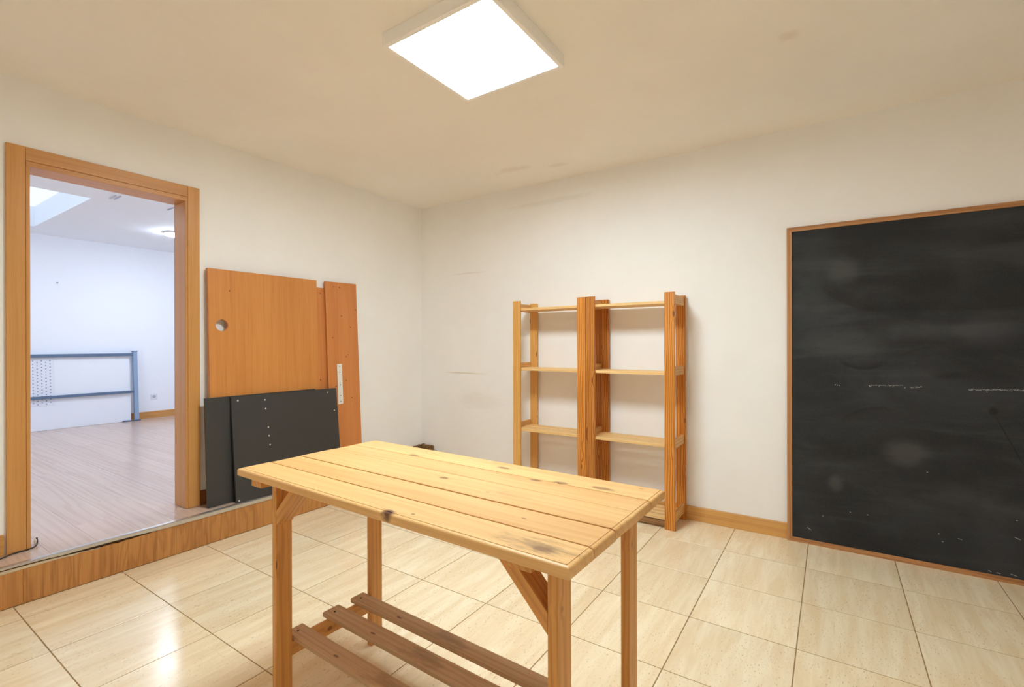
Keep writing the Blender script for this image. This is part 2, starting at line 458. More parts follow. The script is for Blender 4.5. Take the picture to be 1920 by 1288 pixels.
def tube_mesh(name, pts, r, n=8):
    bm = bmesh.new()
    rings = []
    for i, p in enumerate(pts):
        p = Vector(p)
        t = (Vector(pts[min(i + 1, len(pts) - 1)]) - Vector(pts[max(i - 1, 0)])).normalized()
        s = t.cross(Vector((0, 0, 1)))
        s = s.normalized() if s.length > 1e-4 else Vector((1, 0, 0))
        u = s.cross(t)
        rings.append([bm.verts.new(p + r * (math.cos(a) * s + math.sin(a) * u)) for a in [2 * math.pi * k / n for k in range(n)]])
    for a, b in zip(rings, rings[1:]):
        for k in range(n):
            bm.faces.new((a[k], a[(k + 1) % n], b[(k + 1) % n], b[k]))
    bm.faces.new(rings[0][::-1]); bm.faces.new(rings[-1])
    bmesh.ops.recalc_face_normals(bm, faces=bm.faces)
    for f in bm.faces:
        f.smooth = True
    me = bpy.data.meshes.new(name)
    bm.to_mesh(me)
    bm.free()
    return me

# ------------------------------------------------------------------ the room shell
H = 2.725           # ceiling of this room
WX = -0.02          # face of the wall with the door
XS = 0.196          # front of the step
ZS = 0.203          # top of the step / floor of the room beyond
RX, RY = 4.74, -4.40  # far limits of this room
FX = -4.95          # far wall of the room beyond
FY0, FY1 = -4.6, 1.4
FH = 2.735
WT = 0.16           # wall thickness
OY0, OY1, OZ = -2.985, -2.205, 2.2935   # rough opening

struct(link('wall_left', boxes_mesh('wall_left', [((WX - WT, RY, 0), (WX, OY0, H)), ((WX - WT, OY1, 0), (WX, 0.0, H)),
                                                ((WX - WT, OY0, OZ), (WX, OY1, H))]), M_WALL))
struct(box('wall_right', (WX - WT, 0, -0.1), (RX, 0.12, H), M_WALL_R))
struct(box('wall_back', (RX, RY, -0.1), (RX + 0.12, 0.12, H), M_WALL))
struct(box('wall_front', (WX - WT, RY - 0.12, -0.1), (RX + 0.12, RY, H), M_WALL))
struct(box('ceiling', (WX - WT, RY - 0.12, H), (RX + 0.12, 0.12, H + 0.12), M_CEIL))

floor = struct(box('floor', (WX - WT, RY, -0.10), (RX, 0, -0.0011), M_GROUT))
TS, GAP = 0.44, 0.0045
gx0, gy0 = 3.0193 - 7 * TS, -2.1916 + 5 * TS
meshes = {}
fl_c = Vector(floor.location)
def clampr(a, lo, hi): return max(lo, min(hi, a))
for i in range(0, 13):
    for j in range(-13, 1):
        x0, x1 = clampr(gx0 + i * TS, XS, RX), clampr(gx0 + (i + 1) * TS, XS, RX)
        y0, y1 = clampr(gy0 + (j - 1) * TS, RY, -0.001), clampr(gy0 + j * TS, RY, -0.001)
        dx, dy = x1 - x0 - GAP, y1 - y0 - GAP
        if dx < 0.02 or dy < 0.02:
            continue
        key = (round(dx, 3), round(dy, 3))
        if key not in meshes:
            meshes[key] = box_mesh('tile', dx, dy, 0.010, 0.0006)
        ti = link('tile', meshes[key], M_TILE, floor, Vector(((x0 + x1) / 2, (y0 + y1) / 2, -0.005 + random.uniform(-0.0003, 0.0003))) - fl_c)

# raised floor of the room beyond: laminate planks in running bond, on a slab that ends in the step
fl2 = struct(link('floor', boxes_mesh('floor', [((FX - 0.12, FY0, -0.10), (WX - WT - 0.001, FY1, ZS - 0.010)), ((WX - WT, RY, 0.0), (XS - 0.018, 0.0, ZS - 0.010))]), M_PLASTER))
PW, PL = 0.192, 1.29
pm = {}
row = 0
y = -3.50
while y < -0.002:
    y1 = min(y + PW, -0.001)
    off = (row * 0.43) % PL
    x = XS - 0.004
    first = True
    while x > FX + 0.004:
        ln = off if (first and off > 0.08) else PL
        first = False
        x0 = max(x - ln, FX + 0.003)
        pieces = [(x0, x, y, y1)]
        # planks are cut round the wall piers, and run on through the doorway
        if not (y > OY0 and y1 < OY1):
            pieces = []
            if x > WX: pieces.append((max(x0, WX + 0.0005), x, y, y1))
            if x0 < WX - WT: pieces.append((x0, min(x, WX - WT - 0.0135), y, y1))
            c0, c1 = max(y, OY0 + 0.001), min(y1, OY1 - 0.001)
            if c1 - c0 > 0.01 and x > WX - WT - 0.0135 and x0 < WX:
                pieces.append((max(x0, WX - WT - 0.0135), min(x, WX), c0, c1))
        for a, b, c, d in pieces:
            if b - a < 0.015: continue
            k = (round(b - a, 3), round(d - c, 3))
            if k not in pm:
                pm[k] = box_mesh('plank', b - a - 0.0006, d - c - 0.0006, 0.010, 0.0006)
            link('plank', pm[k], M_LAM, fl2, ((a + b) / 2, (c + d) / 2, ZS - 0.005))
        x = x0
    y += PW
    row += 1
# left part of the step top, outside the planked strip
x = XS - 0.004
for (a, b) in ((RY + 0.004, -3.502),):
    link('plank', box_mesh('plank', XS - 0.006 - WX, b - a - 0.0008, 0.010, 0.0008), M_LAM, fl2, ((XS - 0.004 + WX + 0.002) / 2, (a + b) / 2, ZS - 0.005))

# riser of the step: laminate boards with vertical grain, top edge chipped
riser = struct(link('trim_1', box_mesh('trim_1', 0.008, -RY - 0.004, 0.186), M_CORE, None, (XS - 0.0135, RY / 2, 0.0945)))
def riser_top(yy):
    base = 0.182
    if yy < -2.90: base = 0.176 - 0.004 * max(0.0, min(1.0, (-2.90 - yy) / 0.25))
    elif yy < -2.62: base = 0.174 + 0.0025 * math.sin(yy * 60) + 0.0015 * math.sin(yy * 131)
    elif yy < -2.50: base = 0.177 - (0.004 if -2.60 < yy < -2.575 else 0)
    return min(base, 0.182)
y = RY + 0.02
while y < -0.01:
    y1 = min(y + 0.192, -0.002)
    pts = [(y + 0.0004, 0.002), (y1 - 0.0004, 0.002)]
    n = 9 if y1 > -3.4 and y < -2.2 else 1
    for k in range(n + 1):
        yy = (y1 - 0.0004) + (y - y1 + 0.0008) * k / n
        pts.append((yy, riser_top(yy)))
    rb = prism('riser_board', pts, XS - 0.009, XS, 'x', M_RISER, None)
    rb.parent = riser
    rb.location = Vector(rb.location) - Vector(riser.location)
    y = y1
ps = prism('plaster_strip', [(RY + 0.02, 0.16), (-2.70, 0.172), (-2.96, 0.188), (RY + 0.02, 0.198)], XS - 0.0092, XS - 0.003, 'x', M_PLASTER)
ps.parent = riser
ps.location = Vector(ps.location) - Vector(riser.location) + Vector((-0.0002, 0, 0))
# aluminium nosing, slightly lifted near the door
def nosing():
    bm = bmesh.new()
    ys = [RY + 0.01 + i * (-RY - 0.012) / 90 for i in range(91)]
    rows = []
    for yy in ys:
        l = 0.004 * math.exp(-((yy + 2.80) / 0.20) ** 2)
        dz = 0.022 if yy > -2.35 else (0.022 - 0.007 * min(1, (-2.35 - yy) / 0.25))
        if yy < -2.9: dz = max(0.006, 0.015 - (-2.9 - yy) * 0.10)
        prof = [(XS - 0.034, ZS + 0.0005), (XS - 0.030, ZS + 0.0028 + l * 0.4), (XS - 0.002, ZS + 0.003 + l), (XS + 0.005, ZS - 0.001 + l),
                (XS + 0.0055, ZS - dz + l), (XS + 0.0025, ZS - dz + l), (XS + 0.002, ZS + 0.0004 + l * 0.9)]
        rows.append([bm.verts.new((a, yy, b)) for a, b in prof])
    for a, b in zip(rows, rows[1:]):
        for k in range(len(a)):
            bm.faces.new((a[k], a[(k + 1) % len(a)], b[(k + 1) % len(a)], b[k]))
    bm.faces.new(rows[0]); bm.faces.new(rows[-1][::-1])
    bmesh.ops.recalc_face_normals(bm, faces=bm.faces)
    me = bpy.data.meshes.new('trim_2')
    bm.to_mesh(me)
    bm.free()
    return me
struct(link('trim_2', nosing(), M_ALU))

# skirting boards: one long board each, bevelled top edge
def skirting(name, axis, a0, a1, z0, z1, face, th, mat):
    """profile stands off the wall `face` by th (signed)"""
    if axis == 'x':
        prof = [(face, z0), (face + th, z0), (face + th, z1 - 0.006), (face + th * 0.55, z1), (face, z1)]
    else:
        prof = [(face, z0), (face + th, z0), (face + th, z1 - 0.006), (face + th * 0.55, z1), (face, z1)]
    return struct(prism(name, prof, a0, a1, axis, mat))
skirting('baseboard_right', 'x', XS + 0.002, RX - 0.002, 0.0005, 0.103, -0.0005, -0.014, M_BASE_X)
skirting('baseboard_left', 'y', RY + 0.002, -3.068, ZS + 0.001, 0.312, WX + 0.0005, 0.013, M_BASE_Y)
skirting('baseboard_left', 'y', -2.135, -0.42, ZS + 0.001, 0.302, WX + 0.0005, 0.013, M_BASE_DK)
skirting('baseboard_far', 'y', FY0 + 0.01, FY1 - 0.01, ZS + 0.0005, 0.300, FX + 0.0005, 0.014, M_BASE_Y)
skirting('baseboard_back', 'y', RY + 0.02, -0.02, 0.0005, 0.103, RX - 0.0005, -0.014, M_BASE_Y)

# the room beyond
struct(box('wall_far', (FX - 0.12, FY0, 0), (FX, FY1, FH), M_FARWALL))
struct(box('wall_far_left', (FX - 0.12, FY0 - 0.12, 0), (WX - WT, FY0, FH), M_FARWALL))
struct(box('wall_far_right', (FX - 0.12, FY1, 0), (WX - WT, FY1 + 0.12, FH), M_FARWALL))
struct(box('wall_far_near', (WX - WT - 0.012, OY1, 0.0), (WX - WT - 0.0005, FY1, FH), M_FARWALL))
SKX0, SKX1, SKY0, SKY1 = -4.43, -2.00, -3.30, -2.06
struct(link('ceiling', boxes_mesh('ceiling', [((FX - 0.12, FY0 - 0.12, FH), (SKX0, FY1 + 0.12, FH + 0.10)), ((SKX1, FY0 - 0.12, FH), (WX - WT - 0.0005, FY1 + 0.12, FH + 0.10)),
                                             ((SKX0, FY0 - 0.12, FH), (SKX1, SKY0, FH + 0.10)), ((SKX0, SKY1, FH), (SKX1, FY1 + 0.12, FH + 0.10))]), M_FARWALL))
beam = struct(box('trim_3', (-1.45, FY0, 2.50), (-1.08, FY1, FH), M_FARWALL))
bm_c = Vector(beam.location)
for yy in (-2.245, -2.215, -1.835):
    b = box('bracket', (-1.31, yy - 0.005, 2.492), (-1.17, yy + 0.005, 2.4995), M_BRK, None, 0.001)
    b.parent = beam
    b.location = Vector(b.location) - bm_c
win = struct(link('window_1', boxes_mesh('window_1', [((SKX0 - 0.03, SKY1, FH + 0.1), (SKX1 + 0.03, SKY1 + 0.03, FH + 0.24)), ((SKX0 - 0.03, SKY0 - 0.03, FH + 0.1), (SKX1 + 0.03, SKY0, FH + 0.24)),
                                                     ((SKX0 - 0.03, SKY0, FH + 0.1), (SKX0, SKY1, FH + 0.24)), ((SKX1, SKY0, FH + 0.1), (SKX1 + 0.03, SKY1, FH + 0.24))]), M_FARWALL))
box('pane', (SKX0 - 0.03, SKY0 - 0.03, FH + 0.242), (SKX1 + 0.03, SKY1 + 0.03, FH + 0.248), M_GLASS, win)

# door surround of the opening
door = struct(link('door_1', None))
CF = WX + 0.016
for (a, b) in ((-3.059, -2.986), (-2.209, -2.137)):
    box('casing', (WX + 0.0005, a, ZS + 0.001), (CF, b, 2.366), M_DOOR_Z, door, 0.002)
box('casing', (WX + 0.0005, -2.9855, 2.293), (CF - 0.001, -2.2095, 2.366), M_DOOR_Y, door, 0.002)
box('jamb', (WX - WT - 0.002, OY0 + 0.0005, ZS + 0.001), (WX + 0.010, -2.967, 2.264), M_DOOR_Z, door, 0.002)
box('jamb', (WX - WT - 0.002, -2.222, ZS + 0.001), (WX + 0.010, OY1 - 0.0005, 2.264), M_DOOR_Z, door, 0.002)
box('jamb', (WX - WT - 0.002, OY0 + 0.0005, 2.2645), (WX + 0.010, OY1 - 0.0005, OZ - 0.0005), M_DOOR_Y, door, 0.002)

# ------------------------------------------------------------------ lamps
def led_panel():
    cx, cy, s, h = 2.185, -1.8765, 0.614, 0.060
    t = thing('ceiling_light', 'square white-framed LED panel lamp, lit, surface mounted on the ceiling above the workbench', 'lamp', (cx, cy, H), (0, 0, math.radians(-0.3)))
    r = s / 2
    # tray frame: rim with a shallow lip round the diffuser
    bm = bmesh.new()
    prof = [(r, 0.0), (r, -h + 0.002), (r - 0.002, -h), (r - 0.022, -h), (r - 0.024, -h + 0.003), (r - 0.024, -h + 0.010)]
    rings = []
    for (q, z) in prof:
        rings.append([bm.verts.new((sx * q, sy * q, z - 0.0005)) for sx, sy in ((-1, -1), (1, -1), (1, 1), (-1, 1))])
    for a, b in zip(rings, rings[1:]):
        for k in range(4):
            bm.faces.new((a[k], a[(k + 1) % 4], b[(k + 1) % 4], b[k]))
    bm.faces.new(rings[0]); bm.faces.new(rings[-1][::-1])
    bmesh.ops.recalc_face_normals(bm, faces=bm.faces)
    me = bpy.data.meshes.new('lamp_frame')
    bm.to_mesh(me)
    bm.free()
    link('lamp_frame', me, M_FRAME, t)
    box('diffuser', (-r + 0.0245, -r + 0.0245, -h + 0.002), (r - 0.0245, r - 0.0245, -h + 0.009), M_LED, t)
led_panel()

def round_lamp(x, y, label, group=None):
    t = thing('round_ceiling_light', label, 'lamp', (x, y, FH), (0, 0, 0), group)
    link('lamp_body', disc_mesh('lamp_body', 0.125, 0.022, 'z', 40, 0.004), M_WHITEMETAL, t, (0, 0, -0.0115))
    link('diffuser', disc_mesh('diffuser', 0.105, 0.014, 'z', 40), M_LED2, t, (0, 0, -0.030))
round_lamp(-3.42, -0.955, 'small round lit ceiling lamp in the bright room beyond the doorway')
round_lamp(-0.85, -0.40, 'unseen round lamp added behind the wall to the right of the doorway to brighten the room beyond')  # added out of view to brighten the room beyond
round_lamp(-2.30, -4.10, 'unseen round lamp added left of the skylight as extra light for the room beyond')  # another unseen lamp, put in as extra light beyond the doorway

# ------------------------------------------------------------------ workbench
def plank_mesh(name, L, W, T, fl):
    """table plank centred in plan, top at z=0; fl = rounded sides (x0, x1, y0, y1) get a routed round-over with a small step"""
    steps = [(0.0115, 0.0), (0.0108, -0.0014), (0.0078, -0.0018), (0.0050, -0.0024), (0.0028, -0.0036), (0.0010, -0.0056), (0.0, -0.0085), (0.0, -T + 0.001), (0.001, -T)]
    sq = [(0.0008, 0.0), (0.0, -0.0008), (0.0, -0.0018), (0.0, -0.0024), (0.0, -0.0036), (0.0, -0.0056), (0.0, -0.0085), (0.0, -T + 0.001), (0.001, -T)]
    bm = bmesh.new()
    rings = []
    for a, b in zip(steps, sq):
        i = [a[0] if f else b[0] for f in fl]
        z = a[1]
        rings.append([bm.verts.new(p) for p in ((-L / 2 + i[0], -W / 2 + i[2], z), (L / 2 - i[1], -W / 2 + i[2], z),
                                                (L / 2 - i[1], W / 2 - i[3], z), (-L / 2 + i[0], W / 2 - i[3], z))])
    bm.faces.new(rings[0]); bm.faces.new(rings[-1][::-1])
    for a, b in zip(rings, rings[1:]):
        for k in range(4):
            bm.faces.new((a[k], b[k], b[(k + 1) % 4], a[(k + 1) % 4]))
    bmesh.ops.recalc_face_normals(bm, faces=bm.faces)
    me = bpy.data.meshes.new(name)
    bm.to_mesh(me)
    bm.free()
    return me

def workbench():
    t = thing('workbench', 'pine workbench with a five-plank top and slatted shelf near the floor', 'table', (2.4658, -2.4773, 0), (0, 0, math.radians(-1.45)))
    ZT, TH, L = 0.850, 0.027, 1.375
    # plank widths, gap after it, end offsets left/right, knots (u, dv, ru, rv, amount) in the plank's own frame, stains
    data = [(0.113, 0.0058, 0.0, 0.0, [(0.132, -0.048, 0.024, 0.018, 1.0), (0.20, -0.022, 0.007, 0.005, 0.8), (0.60, -0.012, 0.028, 0.017, 0.35)],
             [((0.575, 0.0, 0.0), (0.13, 0.045, 0.03), 0.55, (122, 94, 64)), ((0.60, -0.012, 0.0), (0.045, 0.03, 0.03), 0.35, (104, 76, 52))]),
            (0.119, 0.0050, 0.001, 0.001, [(0.46, 0.0, 0.010, 0.005, 0.6), (-0.28, 0.02, 0.02, 0.006, 0.2)], []),
            (0.142, 0.0022, -0.001, 0.002, [(0.03, 0.02, 0.022, 0.012, 0.7), (0.25, -0.02, 0.010, 0.006, 0.3)], [((0.32, 0.0, 0), (0.10, 0.03, 0.03), 0.3, (170, 120, 76))]),
            (0.110, 0.0050, 0.002, 0.003, [(0.30, 0.045, 0.030, 0.010, 0.75), (-0.20, 0.04, 0.014, 0.007, 0.2)], []),
            (0.127, 0.0, -0.001, 0.004, [(-0.30, -0.055, 0.035, 0.013, 0.75), (0.12, -0.01, 0.035, 0.014, 0.7), (0.385, -0.055, 0.032, 0.012, 0.75),
                                         (0.52, -0.035, 0.045, 0.016, 0.6), (0.62, 0.03, 0.010, 0.008, 0.3)], [])]
    tot = sum(d[0] + d[1] for d in data)
    v = -tot / 2
    for i, (w, g, e0, e1, kn, st) in enumerate(data):
        ln = L - e0 - e1
        d = dict(M_PINE_X)
        d['knots'] = tuple(((a, b, 0.0), (ra, rb, 0.03), am) for a, b, ra, rb, am in kn)
        d['stain'] = tuple(st)
        m = wood('honey_pine_top_%d' % i, **d)
        link('plank', plank_mesh('plank', ln, w, TH, (1, 1, i == 0, i == 4)), m, t, ((e0 - e1) / 2, v + w / 2, ZT + (0.0, -0.0006, 0.0004, 0.0, -0.0004)[i]))
        v += w + g
    zb = ZT - TH - 0.001
    # cross cleats under the top
    for (u0, u1, v0, ct) in ((-0.614, -0.549, -0.300, 0.028), (0.515, 0.580, -0.290, 0.023)):
        box('cleat', (u0, v0, zb - ct), (u1, 0.27, zb), M_RAIL_Y, t, 0.0015)
    # legs: narrow planks, edge on to the long side
    for (u0, u1, v0, v1, zt) in ((-0.564, -0.537, -0.2515, -0.1915, zb - 0.0285), (-0.564, -0.537, 0.1656, 0.2245, zb - 0.0285),
                                 (0.599, 0.626, -0.2530, -0.1910, zb), (0.599, 0.626, 0.1650, 0.2260, zb)):
        l = box('leg', (u0, v0, 0.0), (u1, v1, zt), M_LEG, t, 0.0015)
    # diagonal braces at the near side, mitred to leg and top
    za = zb - 0.0003
    prism('brace', [(-0.5365, 0.652), (-0.5365, 0.706), (-0.5365 + (za - 0.706), za), (-0.5365 + (za - 0.652), za)], -0.2510, -0.1920, 'y', M_BRACE, t, 0.001)
    za = zb - 0.0003
    u = 0.5985
    prism('brace', [(u, 0.652), (u, 0.702), (u - (za - 0.702), za), (u - (za - 0.652), za)], -0.2525, -0.1925, 'y', M_BRACE2, t, 0.001)
    # end rails and the three slats of the low shelf
    for (u0, u1, v0, v1) in ((-0.566, -0.540, -0.1912, 0.1653), (0.600, 0.626, -0.1907, 0.1647)):
        box('rail', (u0, v0, 0.150), (u1, v1, 0.202), M_RAIL_Y, t, 0.0015)
    sc = disc_mesh('screw', 0.0042, 0.0012, 'z', 10)
    for (v0, v1, u0) in ((-0.1855, -0.119, -0.590), (-0.031, 0.043, -0.592), (0.100, 0.1645, -0.590)):
        s = box('slat', (u0, v0, 0.2025), (0.652, v1, 0.2205), M_SLAT, t, 0.0012)
        for uu in (-0.555 + 0.0, 0.613):
            link('screw', sc, M_DARK, s, (uu - (u0 + 0.652) / 2, -0.006, 0.0094))
    return t
workbench()

# ------------------------------------------------------------------ shelving units
def shelving(x0, x1, label, left_mat, right_mat):
    t = thing('shelving_unit', label, 'shelf', ((x0 + x1) / 2, -0.16, 0), (0, 0, 0), 'pine shelving units side by side')
    w = (x1 - x0) / 2
    pw = 0.0705
    HT = 1.662
    for (a, m) in ((-w, left_mat), (w - pw, right_mat)):
        box('post', (a, -0.140, 0.0), (a + pw, -0.120, HT), m, t, 0.0015)
        box('post', (a + 0.009, 0.121, 0.0), (a + pw + 0.009, 0.141, HT - 0.004), m, t, 0.0015)
    levels = (1.583, 1.078, 0.570, 0.060)
    for z in levels:
        for a in (-w + 0.001, w - 0.021):
            box('rung', (a, -0.1197, z - 0.004), (a + 0.020, 0.1207, z + 0.062), M_SHELF_RUNG, t, 0.0012)
        for k in range(4):
            y0 = -0.1190 + k * 0.0638
            box('slat', (-w + 0.0215, y0, z), (w - 0.0215, y0 + 0.0455, z + 0.020), M_SHELF_SLAT, t, 0.0012)
    box('toe_rail', (-w + 0.0215, -0.1195, 0.016), (w - 0.0215, -0.1000, 0.0515), M_TOE, t, 0.0012)
    return t
shelving(1.340, 2.0100, 'pine shelving unit on the left of the pair, pale front left post', M_SHELF_POST_LIGHT, M_SHELF_POST)
shelving(2.0125, 2.6820, 'pine shelving unit on the right of the pair, nearer the chalkboard, orange knotty posts', M_SHELF_POST, M_SHELF_POST)

# ------------------------------------------------------------------ chalkboard
def chalkboard():
    X0, W, HB, TB = 3.340, 1.30, 2.066, 0.022
    lean = math.asin(0.014 / HB)
    t = thing('chalkboard', 'tall black chalkboard in a thin chestnut wood frame leaning on the wall', 'board', (X0, -0.0355, 0.0), (-lean, 0, 0))
    # local: x 0..W, y 0 back .. -TB front, z 0..HB ; parent rotated so that its top rests on the wall
    f = 0.029
    def piece(poly, ax):
        bm = bmesh.new()
        c = Vector((sum(p[0] for p in poly) / 4, 0, sum(p[1] for p in poly) / 4))
        A = [bm.verts.new(Vector((p[0], -0.0, p[1])) - c) for p in poly]
        B = [bm.verts.new(Vector((p[0], TB - 0.002, p[1])) - c) for p in poly]
        bm.faces.new(A); bm.faces.new(B[::-1])
        for i in range(4):
            bm.faces.new((A[i], B[i], B[(i + 1) % 4], A[(i + 1) % 4]))
        bmesh.ops.recalc_face_normals(bm, faces=bm.faces)
        bmesh.ops.bevel(bm, geom=list(bm.edges), offset=0.0012, segments=1, affect='EDGES')
        me = bpy.data.meshes.new('frame_rail')
        bm.to_mesh(me)
        bm.free()
        return link('frame_rail', me, M_BBFRAME[ax], t, c)
    piece([(0, 0), (W, 0), (W - f, f), (f, f)], 'x')
    piece([(0, HB), (f, HB - f), (W - f, HB - f), (W, HB)], 'x')
    piece([(0, 0), (f, f), (f, HB - f), (0, HB)], 'z')
    piece([(W, 0), (W, HB), (W - f, HB - f), (W - f, f)], 'z')
    me = boxes_mesh('slate', [((f - 0.001, 0.007, f - 0.001), (W - f + 0.001, 0.016, HB - f + 0.001))])
    sl = link('slate', me, M_SLATE, t)
    # chalk left on the slate: thin flecks and strokes lying on its face
    bm = bmesh.new()
    def fleck(x, z, w, h, ang=0.0):
        r = bmesh.ops.create_cube(bm, size=1.0)
        bmesh.ops.scale(bm, vec=(w, 0.0006, h), verts=r['verts'])
        bmesh.ops.rotate(bm, matrix=Matrix.Rotation(ang, 3, 'Y'), verts=r['verts'])
        bmesh.ops.translate(bm, vec=(x, 0.0067, z), verts=r['verts'])
    rnd = random.Random(5)
    def px(x, y):   # pixel of the photograph -> position on the slate, by its measured corners
        u = (x - 1480) / 440.0
        dep = 1.0
        # perspective along the board: 3.354 at 1480, 4.447 at 1920
        k = 0.31
        s = u * (1 - k) / (1 - k * u) if False else u / (1 + 0.30 * (1 - u))
        xx = 0.014 + s * 1.095
        top = 426 - 54 * u; bot = 1010 + 87 * u
        return xx, HB * (1 - (y - top) / (bot - top))
    for (x, y) in ((1603, 721), (1608, 721.5), (1613, 722)):
        fleck(*px(x, y), 0.006, 0.005)
    for (xa, xb, ya, yb, dens, dash) in ((1679, 1745, 723.5, 722, 0.35, 0.014), (1757, 1778, 726.5, 725, 0.5, 0.014), (1848, 1920, 729.5, 730, 1.2, 0.008)):
        n = int((xb - xa) * dens)
        for i in range(n):
            q = (i + rnd.random() * 0.8) / n
            fleck(*px(xa + (xb - xa) * q, ya + (yb - ya) * q + rnd.uniform(-1.2, 1.2)), dash * rnd.uniform(0.2, 0.8), rnd.uniform(0.0012, 0.0030), rnd.uniform(-.1, .1))
    for (x, y) in ((1679, 723), (1725, 725.5), (1747, 727), (1853, 730), (1873, 734), (1890, 728.5), (1918, 730.5), (1785, 889), (1675, 971), (1637, 965), (1809, 1021), (1803, 1006), (1572, 970), (1910, 975)):
        fleck(*px(x, y), 0.006, 0.004, rnd.uniform(-.3, .3))
    for (x, y, w, a) in ((1537, 993, 0.022, 0.6), (1533, 991, 0.016, 0.7), (1835, 1015, 0.018, 0.2), (1876, 1073, 0.014, 0.4), (1887, 1076, 0.016, 0.1), (1906, 1078, 0.026, 0.3), (1911, 1009, 0.024, 0.35)):
        fleck(*px(x, y), w, 0.0028, a)
    me = bpy.data.meshes.new('chalk_marks')
    bm.to_mesh(me)
    bm.free()
    ck = link('chalk_marks', me, M_CHALK, sl)
    ck['kind'] = 'stuff'
    ck['label'] = 'white chalk flecks left on the slate'
chalkboard()

# ------------------------------------------------------------------ boards leaning on the door wall
def lean_root(name, label, y0, xb, xt, L, tilt=0.0):
    a = math.asin((xb - xt) / L)
    t = thing(name, label, 'board', (xb, y0, ZS + 0.001))
    t.rotation_euler = (Matrix.Rotation(-a, 3, 'Y') @ Matrix.Rotation(tilt, 3, 'X')).to_euler()
    return t

def holed_panel_mesh(name, W, L, T, hy, hz, r, n=36):
    bm = bmesh.new()
    o = [bm.verts.new((T, y, z)) for y, z in ((0, 0), (W, 0), (W, L), (0, L))]
    c = [bm.verts.new((T, hy + r * math.cos(2 * math.pi * k / n), hz + r * math.sin(2 * math.pi * k / n))) for k in range(n)]
    es = [bm.edges.new((o[k], o[(k + 1) % 4])) for k in range(4)] + [bm.edges.new((c[k], c[(k + 1) % n])) for k in range(n)]
    bmesh.ops.triangle_fill(bm, use_beauty=True, edges=es)
    g = bmesh.ops.extrude_face_region(bm, geom=list(bm.faces))
    bmesh.ops.translate(bm, vec=(-T, 0, 0), verts=[v for v in g['geom'] if isinstance(v, bmesh.types.BMVert)])
    bmesh.ops.recalc_face_normals(bm, faces=bm.faces)
    me = bpy.data.meshes.new(name)
    bm.to_mesh(me)
    bm.free()
    return me

hole_s = disc_mesh('screw_hole', 0.0045, 0.001, 'x', 10)
pin_s = disc_mesh('shelf_pin', 0.0055, 0.002, 'x', 10)
TP = 0.018
# narrow strip behind
t = lean_root('wood_panel', 'beech-coloured panel mostly hidden behind, its edge showing between the two taller boards', -1.62, 0.012, WX + 0.0015, 1.575)
box('panel', (0, 0, 0), (TP, 0.47, 1.575), M_ORANGE2, t, 0.0008)
for (yy, zz) in ((0.395, 0.80), (0.405, 1.53)):
    link('screw_hole', hole_s, M_DARK, t, (TP + 0.0004, yy, zz))
# wide orange board with a cable hole
t = lean_root('wood_panel', 'wide orange-brown wood-grain panel with a round cable hole, right beside the doorway', -2.093, 0.036, 0.0015, 1.625, math.radians(0.35))
link('panel', holed_panel_mesh('panel', 0.834, 1.625, 0.026, 0.086, 1.233, 0.041), M_ORANGE, t)
link('screw_hole', hole_s, M_DARK, t, (0.0264, 0.142, 1.478))
# tall narrow board with the white plate
t = lean_root('wood_panel', 'tall narrow orange-brown panel with a white metal strip, nearest the corner', -1.144, 0.036, 0.0015, 1.632, math.radians(1.4))
box('panel', (0, 0, 0), (TP, 0.318, 1.632), M_ORANGE2, t, 0.0008)
for (yy, zz) in ((0.152, 1.34), (0.185, 0.985), (0.205, 1.00), (0.178, 0.775), (0.055, 1.155), (0.07, 0.735), (0.08, 1.59), (0.14, 1.59), (0.30, 1.40), (0.24, 1.245), (0.23, 0.62)):
    link('screw_hole', hole_s, M_DARK, t, (TP + 0.0004, yy, zz))
pl = box('metal_plate', (TP + 0.0006, 0.086, 0.578), (TP + 0.0036, 0.136, 0.925), M_WHITEMETAL, t, 0.0012)
pl['label'] = 'white metal joining strip with five screws'
for zz in (0.600, 0.650, 0.745, 0.855, 0.905):
    link('screw', disc_mesh('screw', 0.0042, 0.0012, 'x', 10), M_DARK, pl, (0.0020, 0, zz - 0.7515))
# two black boards in front
def black(label, y0, W, xb, xt, L, pins):
    t = lean_root('black_panel', label, y0, xb, xt, L)
    t['group'] = 'black laminate panels leaning below the wood panels'
    box('panel', (0, 0, 0), (TP, W, L), M_BLACK, t, 0.0012)
    for (yy, zz) in pins:
        link('shelf_pin', pin_s, M_BOLT, t, (TP + 0.0008, yy, zz))
black('black laminate panel partly covered, at the left next to the door casing', -2.140, 0.83, 0.090, 0.0505, 0.735, ())
black('black laminate panel in front with small bright shelf pins', -1.981, 0.855, 0.145, 0.0715, 0.731,
      ((0.045, 0.704), (0.238, 0.690), (0.240, 0.625), (0.252, 0.487), (0.254, 0.424), (0.258, 0.357), (0.768, 0.700), (0.822, 0.545), (0.018, 0.012)))

